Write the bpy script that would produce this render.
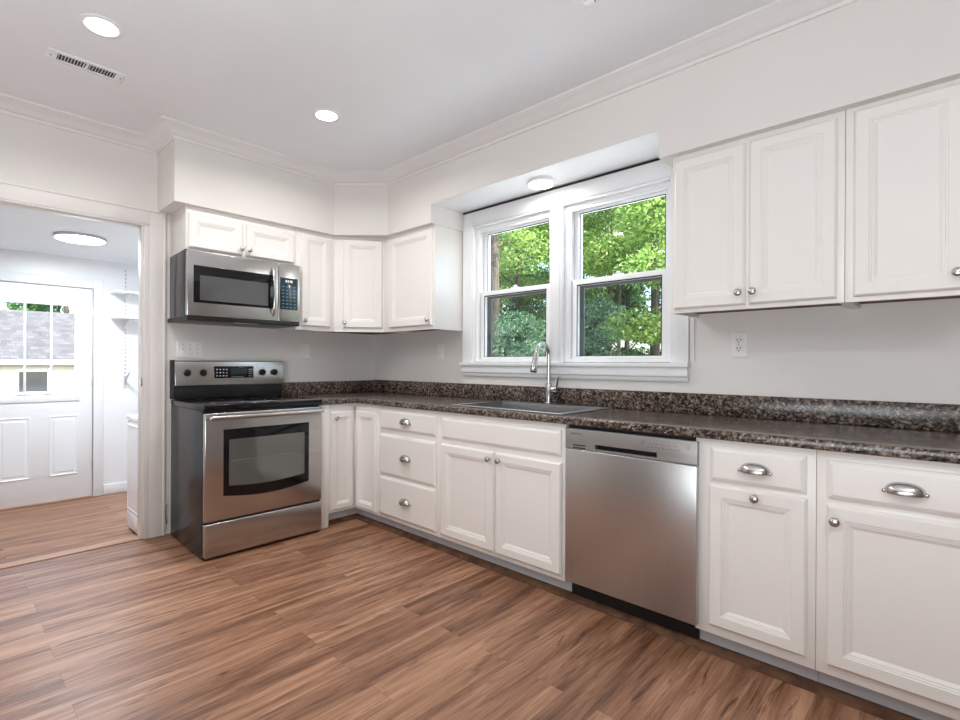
import bpy, bmesh, math, random
import numpy as np
from mathutils import Vector, Matrix

for o in list(bpy.data.objects):
    bpy.data.objects.remove(o)
SC = bpy.context.scene
COL = SC.collection
R = math.radians

# ------------------------------------------------------------------ camera
cam_d = bpy.data.cameras.new('camera')
cam = bpy.data.objects.new('camera', cam_d)
COL.objects.link(cam)
SC.camera = cam
_a, _roll, _pit = R(44.70), R(.265), R(-.068)
F = Vector((-math.sin(_a), math.cos(_a), 0)); Rt = Vector((math.cos(_a), math.sin(_a), 0)); Up = Vector((0, 0, 1))
F, Up = math.cos(_pit) * F + math.sin(_pit) * Up, math.cos(_pit) * Up - math.sin(_pit) * F
Rt, Up = math.cos(_roll) * Rt + math.sin(_roll) * Up, math.cos(_roll) * Up - math.sin(_roll) * Rt
M = Matrix((Rt, Up, -F)).transposed().to_4x4()
M.translation = Vector((3.70, -2.749, 1.144))
cam.matrix_world = M
cam_d.sensor_width = 36
cam_d.lens = 503.45 * 36 / 960
cam_d.shift_x = (480 - 450.45) / 960
cam_d.shift_y = (364.1 - 360) / 960
cam_d.clip_start = .02
cam_d.clip_end = 200

# ------------------------------------------------------------------ world, sun, daylight, exposure
W = bpy.data.worlds.new('world'); SC.world = W; W.use_nodes = True
nt = W.node_tree; nt.nodes.clear()
sky = nt.nodes.new('ShaderNodeTexSky'); sky.sky_type = 'NISHITA'; sky.sun_disc = False
sky.sun_elevation = R(48); sky.sun_rotation = R(100); sky.dust_density = 2.0
bgn = nt.nodes.new('ShaderNodeBackground'); bgn.inputs['Strength'].default_value = .85
won = nt.nodes.new('ShaderNodeOutputWorld')
nt.links.new(sky.outputs[0], bgn.inputs[0]); nt.links.new(bgn.outputs[0], won.inputs[0])

def lamp(name, kind, loc, energy, color, target=None, **kw):
    d = bpy.data.lights.new(name, kind); d.energy = energy; d.color = color
    for k, v in kw.items(): setattr(d, k, v)
    o = bpy.data.objects.new(name, d); COL.objects.link(o); o.location = loc
    if target is not None:
        o.rotation_euler = (Vector(target) - Vector(loc)).to_track_quat('-Z', 'Y').to_euler()
    return o

lamp('sun', 'SUN', (20, -3, 20), 17.0, (1, .95, .86), target=(20 - 9.5, -3 + .3, 20 - 10), angle=R(.6))
lamp('ceiling_fill', 'AREA', (3.7, -3.8, .9), 80, (.885, .945, 1), target=(3.3, -3.2, 2.58), shape='DISK', size=2.0)  # unseen fill lamp behind the camera, added to brighten the ceiling
LAMP_POWER = 8.4
SC.view_settings.view_transform = 'Standard'
SC.view_settings.look = 'None'
SC.view_settings.exposure = 0.32
SC.view_settings.gamma = 1.0
SC.view_settings.use_curve_mapping = False
SC.cycles.use_denoising = True
SC.cycles.max_bounces = 10
SC.cycles.diffuse_bounces = 5
SC.cycles.glossy_bounces = 5
SC.cycles.transparent_max_bounces = 24
SC.cycles.caustics_reflective = False
SC.cycles.caustics_refractive = False
SC.cycles.sample_clamp_indirect = 6

# ------------------------------------------------------------------ materials
class NT:
    def __init__(s, name):
        s.m = bpy.data.materials.new(name); s.m.use_nodes = True
        s.t = s.m.node_tree; s.t.nodes.clear()
        s.out = s.t.nodes.new('ShaderNodeOutputMaterial')
    def n(s, typ, ins=None, **kw):
        x = s.t.nodes.new('ShaderNode' + typ)
        for k, v in kw.items(): setattr(x, k, v)
        for k, v in (ins or {}).items():
            if hasattr(v, 'is_output'): s.t.links.new(v, x.inputs[k])
            else: x.inputs[k].default_value = v
        return x
    def surf(s, x): s.t.links.new(x.outputs[0], s.out.inputs['Surface']); return s.m

def c4(c): return (c[0], c[1], c[2], 1)
def ramp(t, fac, stops):
    r = t.n('ValToRGB', {'Fac': fac})
    e = r.color_ramp.elements
    while len(e) < len(stops): e.new(.5)
    for i, (p, c) in enumerate(stops):
        e[i].position = p; e[i].color = c4(c)
    return r.outputs[0]

def paint(name, col, rough=.5, bump=.02, scale=120, spec=.5, var=.015):
    t = NT(name)
    g = t.n('NewGeometry')
    n1 = t.n('TexNoise', {'Vector': g.outputs['Position'], 'Scale': 2.2, 'Detail': 3.0})
    c = ramp(t, n1.outputs[0], [(.3, tuple(v * (1 - var) for v in col)), (.7, tuple(min(1, v * (1 + var)) for v in col))])
    n2 = t.n('TexNoise', {'Vector': g.outputs['Position'], 'Scale': scale, 'Detail': 2.0})
    b = t.n('Bump', {'Height': n2.outputs[0], 'Strength': bump, 'Distance': .01})
    p = t.n('BsdfPrincipled', {'Base Color': c, 'Roughness': rough, 'Normal': b.outputs[0], 'Specular IOR Level': spec})
    return t.surf(p)

def plain(name, col, rough=.4, metal=0., spec=.5, coat=0.):
    t = NT(name)
    g = t.n('NewGeometry')
    n1 = t.n('TexNoise', {'Vector': g.outputs['Position'], 'Scale': 9.0, 'Detail': 3.0})
    rr = t.n('MapRange', {'Value': n1.outputs[0], 'To Min': rough * .85, 'To Max': rough * 1.15})
    p = t.n('BsdfPrincipled', {'Base Color': c4(col), 'Roughness': rr.outputs[0], 'Metallic': metal, 'Specular IOR Level': spec, 'Coat Weight': coat})
    return t.surf(p)

def brushed(name, col, rough, stretch, bump=.04, aniso=.5):
    t = NT(name)
    g = t.n('NewGeometry')
    mp = t.n('Mapping', {'Vector': g.outputs['Position'], 'Scale': stretch})
    n1 = t.n('TexNoise', {'Vector': mp.outputs[0], 'Scale': 1.0, 'Detail': 4.0})
    n2 = t.n('TexNoise', {'Vector': g.outputs['Position'], 'Scale': 3.0, 'Detail': 2.0})
    rr = t.n('MapRange', {'Value': n2.outputs[0], 'To Min': rough * .8, 'To Max': rough * 1.25})
    c = ramp(t, n1.outputs[0], [(.3, tuple(v * .93 for v in col)), (.7, col)])
    b = t.n('Bump', {'Height': n1.outputs[0], 'Strength': bump, 'Distance': .002})
    p = t.n('BsdfPrincipled', {'Base Color': c, 'Metallic': 1.0, 'Roughness': rr.outputs[0], 'Normal': b.outputs[0], 'Anisotropic': aniso})
    return t.surf(p)

def floor_mat(name, gain=1.0):
    t = NT(name)
    g = t.n('NewGeometry')
    sx = t.n('SeparateXYZ', {0: g.outputs['Position']})
    cv = t.n('CombineXYZ', {0: sx.outputs[1], 1: sx.outputs[0], 2: 0.0})
    br = t.n('TexBrick', {'Vector': cv.outputs[0], 'Color1': (0, 0, 0, 1), 'Color2': (1, 1, 1, 1), 'Mortar': (.5, .5, .5, 1), 'Scale': 1.0,
                          'Mortar Size': .0005, 'Mortar Smooth': .1, 'Bias': 0.0, 'Brick Width': 1.22, 'Row Height': .125})
    br.offset = .37; br.offset_frequency = 2
    rnd = br.outputs['Color']
    rv = t.n('SeparateColor', {0: rnd})
    # a grain of its own in every plank
    off = t.n('Math', {0: rv.outputs[0], 1: 37.0}, operation='MULTIPLY')
    gy = t.n('Math', {0: sx.outputs[1], 1: 1.15}, operation='MULTIPLY')
    gx = t.n('Math', {0: sx.outputs[0], 1: 17.0}, operation='MULTIPLY')
    gv = t.n('CombineXYZ', {0: gx.outputs[0], 1: gy.outputs[0], 2: off.outputs[0]})
    n1 = t.n('TexNoise', {'Vector': gv.outputs[0], 'Scale': 1.0, 'Detail': 6.0, 'Roughness': .6, 'Distortion': .7})
    gx2 = t.n('Math', {0: sx.outputs[0], 1: 120.0}, operation='MULTIPLY')
    gy2 = t.n('Math', {0: sx.outputs[1], 1: 5.0}, operation='MULTIPLY')
    gv2 = t.n('CombineXYZ', {0: gx2.outputs[0], 1: gy2.outputs[0], 2: off.outputs[0]})
    n2 = t.n('TexNoise', {'Vector': gv2.outputs[0], 'Scale': 1.0, 'Detail': 3.0, 'Roughness': .6})
    a = t.n('Math', {0: n1.outputs[0], 1: .78}, operation='MULTIPLY')
    b = t.n('Math', {0: n2.outputs[0], 1: .34, 2: a.outputs[0]}, operation='MULTIPLY_ADD')
    d = t.n('Math', {0: rv.outputs[0], 1: .13, 2: b.outputs[0]}, operation='MULTIPLY_ADD')
    k = gain
    col0 = ramp(t, d.outputs[0], [(.40, (.055 * k, .022 * k, .011 * k)), (.54, (.155 * k, .070 * k, .038 * k)),
                                  (.66, (.250 * k, .126 * k, .072 * k)), (.82, (.38 * k, .215 * k, .130 * k))])
    # darker figure and knots
    fy = t.n('Math', {0: sx.outputs[1], 1: 2.6}, operation='MULTIPLY')
    fx_ = t.n('Math', {0: sx.outputs[0], 1: 26.0}, operation='MULTIPLY')
    fv = t.n('CombineXYZ', {0: fx_.outputs[0], 1: fy.outputs[0], 2: off.outputs[0]})
    n3 = t.n('TexNoise', {'Vector': fv.outputs[0], 'Scale': 1.0, 'Detail': 5.0, 'Roughness': .65, 'Distortion': 1.6})
    fg = ramp(t, n3.outputs[0], [(.56, (0, 0, 0)), (.72, (1, 1, 1))])
    col = t.n('MixRGB', {'Fac': fg, 'Color1': col0, 'Color2': (.30, .22, .19, 1)}, blend_type='MULTIPLY').outputs[0]
    mort = t.n('MixRGB', {'Fac': br.outputs['Fac'], 'Color1': col, 'Color2': (.10, .05, .03, 1)})
    bp_ = t.n('Bump', {'Height': n2.outputs[0], 'Strength': .15, 'Distance': .004})
    rr = t.n('MapRange', {'Value': n1.outputs[0], 'To Min': .46, 'To Max': .34})
    p = t.n('BsdfPrincipled', {'Base Color': mort.outputs[0], 'Roughness': rr.outputs[0], 'Normal': bp_.outputs[0], 'Specular IOR Level': .45})
    return t.surf(p)

def granite_mat():
    t = NT('granite_laminate')
    g = t.n('NewGeometry')
    v = t.n('TexVoronoi', {'Vector': g.outputs['Position'], 'Scale': 120.0, 'Randomness': 1.0})
    n0 = t.n('TexNoise', {'Vector': g.outputs['Position'], 'Scale': 70.0, 'Detail': 5.0, 'Roughness': .72})
    n1 = t.n('TexNoise', {'Vector': g.outputs['Position'], 'Scale': 9.0, 'Detail': 3.0})
    vs = t.n('SeparateColor', {0: v.outputs['Color']})
    a = t.n('Math', {0: vs.outputs[0], 1: .36}, operation='MULTIPLY')
    b = t.n('Math', {0: n0.outputs[0], 1: .75, 2: a.outputs[0]}, operation='MULTIPLY_ADD')
    d = t.n('Math', {0: n1.outputs[0], 1: .22, 2: b.outputs[0]}, operation='MULTIPLY_ADD')
    col = ramp(t, d.outputs[0], [(.46, (.008, .006, .006)), (.58, (.036, .025, .021)), (.69, (.105, .076, .060)),
                                 (.80, (.20, .155, .125)), (.93, (.40, .33, .27))])
    p = t.n('BsdfPrincipled', {'Base Color': col, 'Roughness': .20, 'Specular IOR Level': .36})
    return t.surf(p)

def glass_mat(name='window_glass', tint=(.94, .97, .96), refl=.28):
    t = NT(name)
    tr = t.n('BsdfTransparent', {'Color': c4(tint)})
    gl = t.n('BsdfGlossy', {'Color': (1, 1, 1, 1), 'Roughness': .02})
    fr = t.n('Fresnel', {'IOR': 1.45})
    mu = t.n('Math', {0: fr.outputs[0], 1: refl}, operation='MULTIPLY')
    mx = t.n('MixShader', {0: mu.outputs[0], 1: tr.outputs[0], 2: gl.outputs[0]})
    return t.surf(mx)

def screen_mat():
    t = NT('insect_screen')
    tr = t.n('BsdfTransparent', {'Color': (1, 1, 1, 1)})
    df = t.n('BsdfDiffuse', {'Color': (.05, .05, .05, 1)})
    mx = t.n('MixShader', {0: .30, 1: tr.outputs[0], 2: df.outputs[0]})
    return t.surf(mx)

def emit_mat(name, col, s):
    t = NT(name)
    e = t.n('Emission', {'Color': c4(col), 'Strength': s})
    return t.surf(e)

def leaf_mat(name, stops, trans=.45):
    t = NT(name)
    g = t.n('NewGeometry')
    n = t.n('TexNoise', {'Vector': g.outputs['Position'], 'Scale': .9, 'Detail': 2.0})
    a = t.n('Math', {0: g.outputs['Random Per Island'], 1: .6}, operation='MULTIPLY')
    b = t.n('Math', {0: n.outputs[0], 1: .55, 2: a.outputs[0]}, operation='MULTIPLY_ADD')
    col = ramp(t, b.outputs[0], stops)
    d = t.n('BsdfPrincipled', {'Base Color': col, 'Roughness': .42, 'Specular IOR Level': .5})
    tl = t.n('BsdfTranslucent', {'Color': col})
    mx = t.n('MixShader', {0: trans, 1: d.outputs[0], 2: tl.outputs[0]})
    return t.surf(mx)

def bark_mat(name, c1, c2):
    t = NT(name)
    g = t.n('NewGeometry')
    mp = t.n('Mapping', {'Vector': g.outputs['Position'], 'Scale': (14, 14, 2.5)})
    n = t.n('TexNoise', {'Vector': mp.outputs[0], 'Scale': 1.0, 'Detail': 5.0})
    col = ramp(t, n.outputs[0], [(.35, c1), (.65, c2)])
    b = t.n('Bump', {'Height': n.outputs[0], 'Strength': .6, 'Distance': .03})
    p = t.n('BsdfPrincipled', {'Base Color': col, 'Roughness': .9, 'Normal': b.outputs[0]})
    return t.surf(p)

def row_mat(name, c1, c2, bw, rh, axis_u, axis_v, mort=.012, mcol=None):
    t = NT(name)
    g = t.n('NewGeometry')
    sx = t.n('SeparateXYZ', {0: g.outputs['Position']})
    cv = t.n('CombineXYZ', {0: sx.outputs[axis_u], 1: sx.outputs[axis_v], 2: 0.0})
    br = t.n('TexBrick', {'Vector': cv.outputs[0], 'Color1': c4(c1), 'Color2': c4(c2), 'Mortar': c4(mcol or tuple(v * .6 for v in c1)), 'Scale': 1.0,
                          'Mortar Size': mort, 'Brick Width': bw, 'Row Height': rh})
    p = t.n('BsdfPrincipled', {'Base Color': br.outputs[0], 'Roughness': .8})
    return t.surf(p)

WALL = paint('wall_paint', (.77, .742, .712), .75, .05, 160, .25)
TAUPE = paint('taupe_wall_paint', (.30, .27, .24), .8, .05, 160, .25)
CEIL = paint('ceiling_paint', (.83, .85, .875), .85, .04, 120, .2)
TRIM = paint('trim_paint', (.82, .825, .835), .35, .01, 60, .5)
CROWN = paint('crown_paint', (.80, .785, .775), .5, .01, 60, .4)
CASE = paint('casing_paint', (.77, .74, .715), .4, .01, 60, .5)
CAB = paint('cabinet_paint', (.83, .80, .765), .33, .015, 40, .5)
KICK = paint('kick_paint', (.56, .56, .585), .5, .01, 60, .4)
WHITE = plain('white_enamel', (.85, .86, .88), .22, coat=.3)
PLAST = plain('white_plastic', (.83, .82, .81), .35)
PLASTIC_D = plain('slot_black', (.015, .015, .015), .5)
FLOOR = floor_mat('vinyl_plank', 1.3)
STRIP = plain('threshold_wood', (.42, .24, .15), .42)
SHOE = bark_mat('shoe_wood', (.075, .034, .018), (.15, .075, .038))
UNDER = bark_mat('raw_cabinet_bottom', (.16, .09, .055), (.24, .145, .09))
GRAN = granite_mat()
STEEL_H = brushed('brushed_steel', (.53, .52, .51), .24, (3, 2, 400), .004)
STEEL_DW = brushed('dishwasher_steel', (.60, .60, .60), .30, (400, 3, 2), .004, 0.0)
STEEL_PANEL = plain('silver_panel', (.33, .32, .31), .42, .6)
SINK = brushed('sink_steel', (.46, .475, .49), .30, (4, 200, 200), .004)
BASIN = brushed('basin_steel', (.33, .34, .35), .34, (4, 200, 200), .004)
NICKEL = plain('brushed_nickel', (.56, .54, .52), .26, 1.0)
CHROME = plain('faucet_steel', (.50, .50, .49), .20, 1.0)
BLACK = plain('black_glass', (.006, .006, .007), .07, spec=.35)
BLACKM = plain('black_plastic', (.011, .011, .012), .35, spec=.35)
SIDE = plain('graphite_side', (.018, .020, .024), .20, .0, .42)
OVENGL = plain('oven_glass', (.10, .105, .095), .07, 0, .8, coat=1.0)
MWGL = plain('microwave_glass', (.055, .057, .06), .07, 0, .7, coat=.8)
KEYB = plain('keypad_blue', (.012, .030, .042), .14, coat=.4)
PRINT = plain('light_print', (.62, .66, .68), .5)
PRINTD = plain('dark_print', (.10, .10, .10), .5)
GLASS = glass_mat()
SCREEN = screen_mat()
LENS = emit_mat('lamp_lens', (1, .985, .96), 9.0)
LENS2 = emit_mat('flush_lens', (1, .985, .95), 7.0)
ALU = plain('aluminium_trim', (.50, .50, .50), .35, .8)
GREYM = plain('grey_filter', (.20, .20, .20), .5, .6)
LEAF_HI = leaf_mat('leaf_sunny', [(.22, (.07, .155, .035)), (.55, (.20, .32, .065)), (.85, (.40, .50, .16))], .5)
LEAF_MID = leaf_mat('leaf_mid', [(.22, (.035, .10, .035)), (.55, (.11, .24, .075)), (.85, (.26, .41, .17))])
LEAF_BLUE = leaf_mat('leaf_cool', [(.25, (.045, .115, .065)), (.55, (.13, .25, .14)), (.85, (.33, .47, .31))])
BARK = bark_mat('bark', (.035, .026, .020), (.10, .078, .062))
BARKP = bark_mat('bark_pale', (.09, .07, .055), (.22, .18, .145))
GRASS = paint('forest_floor', (.10, .12, .05), .95, .3, 6)
REFLECTOR = paint('pale_reflector', (.66, .68, .70), .95, .5, 40)  # pale colour chosen to throw sunlight up through the kitchen windows
SHINGLE = row_mat('shingles', (.050, .046, .050), (.092, .085, .090), .26, .115, 1, 2, .006)
SIDING = row_mat('siding', (.30, .30, .26), (.32, .32, .28), 40, .16, 1, 2, .010)
DECK = bark_mat('deck_wood', (.30, .17, .09), (.45, .28, .16))
DARKPANE = plain('dark_pane', (.02, .022, .026), .08)

# ------------------------------------------------------------------ mesh helpers
class MB:
    def __init__(s): s.v = []; s.f = []
    def add(s, vs, fs):
        b = len(s.v); s.v += [tuple(p) for p in vs]; s.f += [tuple(i + b for i in f) for f in fs]; return s
    def box(s, x0, x1, y0, y1, z0, z1):
        return s.add([(x0, y0, z0), (x1, y0, z0), (x1, y1, z0), (x0, y1, z0), (x0, y0, z1), (x1, y0, z1), (x1, y1, z1), (x0, y1, z1)],
                     [(3, 2, 1, 0), (4, 5, 6, 7), (0, 1, 5, 4), (1, 2, 6, 5), (2, 3, 7, 6), (3, 0, 4, 7)])
    def prism(s, poly, a0, a1, f):
        n = len(poly)
        vs = [f(u, v, a0) for u, v in poly] + [f(u, v, a1) for u, v in poly]
        fs = [tuple(range(n))[::-1], tuple(range(n, 2 * n))] + [(i, (i + 1) % n, (i + 1) % n + n, i + n) for i in range(n)]
        return s.add(vs, fs)
    def grid(s, us, vs_, inside, a0, a1, f):
        """solid made of the grid cells for which inside(u, v) holds, from a0 to a1"""
        idx = {}; V = []; Fc = []
        def vid(i, j, k):
            if (i, j, k) not in idx:
                idx[(i, j, k)] = len(V); V.append(f(us[i], vs_[j], (a0, a1)[k]))
            return idx[(i, j, k)]
        nu, nv = len(us) - 1, len(vs_) - 1
        ok = [[inside((us[i] + us[i + 1]) / 2, (vs_[j] + vs_[j + 1]) / 2) for j in range(nv)] for i in range(nu)]
        g = lambda i, j: 0 <= i < nu and 0 <= j < nv and ok[i][j]
        for i in range(nu):
            for j in range(nv):
                if not ok[i][j]: continue
                q = [(i, j), (i + 1, j), (i + 1, j + 1), (i, j + 1)]
                Fc.append(tuple(vid(a, b, 1) for a, b in q)); Fc.append(tuple(vid(a, b, 0) for a, b in q[::-1]))
                for (di, dj), (p, r) in zip(((0, -1), (1, 0), (0, 1), (-1, 0)), ((0, 1), (1, 2), (2, 3), (3, 0))):
                    if not g(i + di, j + dj):
                        a, b = q[p], q[r]
                        Fc.append((vid(*a, 0), vid(*b, 0), vid(*b, 1), vid(*a, 1)))
        return s.add(V, Fc)
    def rings(s, x0, x1, z0, z1, y, prof):
        """mitred rectangular panel facing -Y: prof = [(inset, height)] from the back edge inwards"""
        V = []
        for d, h in prof:
            V += [(x0 + d, y - h, z0 + d), (x1 - d, y - h, z0 + d), (x1 - d, y - h, z1 - d), (x0 + d, y - h, z1 - d)]
        n = len(prof); fs = [(3, 2, 1, 0)]
        for k in range(n - 1):
            for i in range(4):
                j = (i + 1) % 4
                fs.append((4 * k + i, 4 * k + j, 4 * k + 4 + j, 4 * k + 4 + i))
        m = 4 * (n - 1)
        fs.append((m, m + 1, m + 2, m + 3))
        return s.add(V, fs)
    def lathe(s, prof, o=(0, 0, 0), axis='z', n=24):
        """prof = [(r, h)]; axis 'z', '-y' or 'x'"""
        f = {'z': lambda a, b, h: (a, b, h), '-y': lambda a, b, h: (a, -h, b), 'x': lambda a, b, h: (h, a, b), '-z': lambda a, b, h: (a, -b, -h)}[axis]
        V = []; fs = []
        for r, h in prof:
            for k in range(n):
                t = 2 * math.pi * k / n
                p = f(r * math.cos(t), r * math.sin(t), h)
                V.append((p[0] + o[0], p[1] + o[1], p[2] + o[2]))
        for i in range(len(prof) - 1):
            for k in range(n):
                l = (k + 1) % n
                fs.append((i * n + k, i * n + l, i * n + n + l, i * n + n + k))
        fs.append(tuple(range(n))[::-1]); m = (len(prof) - 1) * n
        fs.append(tuple(range(m, m + n)))
        return s.add(V, fs)
    def tube(s, pts, r, n=12):
        pts = [Vector(p) for p in pts]; V = []; fs = []
        rs = r if isinstance(r, (list, tuple)) else [r] * len(pts)
        prev = None
        for i, p in enumerate(pts):
            t = ((pts[min(i + 1, len(pts) - 1)] - p).normalized() + (p - pts[max(i - 1, 0)]).normalized()).normalized()
            if prev is None:
                u = t.orthogonal().normalized()
            else:
                u = (prev - t * prev.dot(t)).normalized()
            prev = u; w = t.cross(u)
            for k in range(n):
                a = 2 * math.pi * k / n
                V.append(tuple(p + (u * math.cos(a) + w * math.sin(a)) * rs[i]))
        for i in range(len(pts) - 1):
            for k in range(n):
                l = (k + 1) % n
                fs.append((i * n + k, i * n + l, i * n + n + l, i * n + n + k))
        fs.append(tuple(range(n))[::-1]); m = (len(pts) - 1) * n
        fs.append(tuple(range(m, m + n)))
        return s.add(V, fs)

def link(name, mesh, mat, parent=None, loc=None, rotz=0):
    o = bpy.data.objects.new(name, mesh); COL.objects.link(o)
    if mat: mesh.materials.append(mat)
    if parent: o.parent = parent
    if loc: o.location = loc
    if rotz: o.rotation_euler = (0, 0, rotz)
    return o

def part(name, mb, mat, parent=None, bevel=0, seg=2, smooth=None, loc=None, rotz=0, label=None):
    me = bpy.data.meshes.new(name)
    me.from_pydata(mb.v, [], mb.f); me.update()
    bm = bmesh.new(); bm.from_mesh(me)
    bmesh.ops.recalc_face_normals(bm, faces=bm.faces)
    if bevel:
        es = [e for e in bm.edges if len(e.link_faces) == 2 and e.calc_face_angle(0) > .5]
        bmesh.ops.bevel(bm, geom=es, offset=bevel, segments=seg, affect='EDGES', profile=.5, clamp_overlap=True)
        smooth = smooth or 35
    bm.to_mesh(me); bm.free()
    if smooth:
        for p in me.polygons: p.use_smooth = True
        me.set_sharp_from_angle(angle=R(smooth))
    o = link(name, me, mat, parent, loc, rotz)
    if label: o['label'] = label
    return o

def tag(o, label, cat, group=None, kind=None):
    o['label'] = label; o['category'] = cat
    if group: o['group'] = group
    if kind: o['kind'] = kind
    return o

def thing(name, label, cat, loc=(0, 0, 0), rotz=0, group=None):
    o = bpy.data.objects.new(name, None); COL.objects.link(o)
    o.empty_display_size = .1
    o.location = loc; o.rotation_euler = (0, 0, rotz)
    return tag(o, label, cat, group)

def struct(name, mb, mat, bevel=0, parent=None, smooth=None, label=None):
    o = part(name, mb, mat, parent, bevel, smooth=smooth)
    if parent is None: o['kind'] = 'structure'
    if label: o['label'] = label
    return o

def text_part(name, body, size, mat, parent, loc, rot, depth=.0004):
    cu = bpy.data.curves.new(name, 'FONT'); cu.body = body; cu.size = size; cu.extrude = depth
    cu.align_x = 'LEFT'
    tmp = bpy.data.objects.new('tmp', cu); COL.objects.link(tmp)
    bpy.context.view_layer.update()
    me = bpy.data.meshes.new_from_object(tmp.evaluated_get(bpy.context.evaluated_depsgraph_get()))
    bpy.data.objects.remove(tmp)
    o = link(name, me, mat, parent, loc)
    o.rotation_euler = rot
    return o

XY = lambda u, v, a: (u, v, a)
XZ = lambda u, v, a: (u, a, v)
YZ = lambda u, v, a: (a, u, v)

# ------------------------------------------------------------------ room shell
ZC = 2.58
X1, Y1 = 5.2, -5.1          # far right and rear walls
EF, EC, EX, EYR, EYL = -.18, 2.146, -2.282, -.96, -3.62   # entry room: floor, ceiling, far wall, side walls
struct('floor', MB().grid([-.075, 0, X1 + .1], [Y1 - .1, -2.76, -1.835, .0], lambda u, v: u > 0 or -2.76 < v < -1.835, -.1, 0, XY), FLOOR)
struct('floor_entry', MB().box(EX, -.075, EYL, EYR, EF - .08, EF), FLOOR)
struct('trim_1', MB().box(-.080, -.0755, -2.76, -1.835, EF, -.002), STRIP)
struct('trim_2', MB().box(-.080, 0.002, -2.76, -1.835, -.001, .006), STRIP, .003)
struct('ceiling', MB().box(-.12, X1 + .1, Y1 - .1, .14, ZC, ZC + .1), CEIL)
struct('ceiling_entry', MB().box(EX - .1, -.075, EYL - .1, EYR + .1, EC, EC + .1), CEIL)
# window wall (y = 0) with one opening for the pair of sashes
WX0, WX1, WZ0, WZ1 = 1.20, 2.66, 1.135, 2.16
struct('wall_back', MB().grid([-.12, WX0, WX1, X1 + .1], [-.8, WZ0, WZ1, ZC], lambda u, v: not (WX0 < u < WX1 and WZ0 < v < WZ1), 0, .14, XZ), WALL)
# stove wall (x = 0) with the doorway
struct('wall_left', MB().grid([Y1 - .1, -2.76, -1.835, 0], [-.8, 0, 2.03, ZC], lambda u, v: not (-2.76 < u < -1.835 and 0 < v < 2.03) and not (-2.76 < u < -1.835 and v < 0), -.075, 0, YZ), WALL)
struct('wall_right', MB().box(X1, X1 + .1, Y1 - .1, .14, -.1, ZC), TAUPE)
struct('wall_front', MB().box(-.12, X1 + .1, Y1 - .1, Y1, -.1, ZC), TAUPE)
# entry room walls
DY0, DY1, DZ1 = -2.55, -1.70, 1.862
struct('wall_far', MB().grid([EYL - .1, DY0, DY1, EYR + .1], [EF - .4, EF, DZ1, EC + .1], lambda u, v: not (DY0 < u < DY1 and EF < v < DZ1), EX - .12, EX, YZ), TRIM)
struct('wall_entry_right', MB().box(EX, -.075, EYR, EYR + .1, EF, EC), TRIM)
struct('wall_entry_left', MB().box(EX, -.075, EYL - .1, EYL, EF, EC), TRIM)
struct('baseboard_far', MB().box(EX, EX + .015, DY1 + .085, EYR, EF, EF + .10), TRIM, .004)

# soffit over the cabinets, lifted over the window
SY = -.345; SZ = 2.128
sof = MB()
sof.prism([(0, 0), (0, -1.755), (.345, -1.755), (.345, -.635), (.64, SY), (1.122, SY), (1.122, 0)], SZ, ZC, XY)
sof.box(1.122, 2.712, SY, -.034, 2.264, ZC)
sof.box(2.712, X1, SY, 0, SZ, ZC)
struct('trim_3', sof, WALL, label='painted soffit over the wall cabinets')

struct('trim_13', MB().box(1.1225, 2.7115, SY + .002, -.0345, 2.2615, 2.2638), TRIM, label='white board lining the underside of the window recess')

def sweep(path, prof, name, mat, label=None):
    """prof = [(out, z)], swept along a 2D path with mitres, room on the right-hand side"""
    P = [Vector(p) for p in path]; V = []; n = len(prof)
    for i, p in enumerate(P):
        d0 = (p - P[i - 1]).normalized() if i else (P[1] - p).normalized()
        d1 = (P[i + 1] - p).normalized() if i < len(P) - 1 else d0
        n0 = Vector((d0.y, -d0.x)); n1 = Vector((d1.y, -d1.x))
        m = (n0 + n1).normalized(); m = m / max(.2, m.dot(n0))
        for o_, z in prof: V.append((p.x + m.x * o_, p.y + m.y * o_, z))
    fs = []
    for i in range(len(P) - 1):
        for k in range(n):
            l = (k + 1) % n
            fs.append((i * n + k, i * n + l, i * n + n + l, i * n + n + k))
    fs += [tuple(range(n)), tuple(range((len(P) - 1) * n, len(P) * n))[::-1]]
    return struct(name, MB().add(V, fs), mat, smooth=40, label=label)

z = ZC
crown = [(0, z), (0, 2.505), (.010, 2.505), (.013, 2.513), (.013, 2.520), (.022, 2.522), (.030, 2.527), (.046, 2.538), (.060, 2.550),
         (.072, 2.556), (.083, 2.560), (.088, 2.568), (.094, 2.570), (.095, z)]
sweep([(0, Y1), (0, -1.755), (.345, -1.755), (.345, -.635), (.64, SY), (X1, SY)], crown, 'trim_4', CROWN, 'white crown moulding under the ceiling')

# brown shoe moulding along the toe kicks
shoe = [(0, 0), (0, .022), (.014, .022), (.032, .016), (.042, .007), (.044, 0)]
sweep([(.562, -.852), (.562, -.562), (3.86, -.562)], [(a, b) for a, b in shoe], 'trim_5', SHOE, 'dark wooden shoe moulding under the cabinets')

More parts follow.
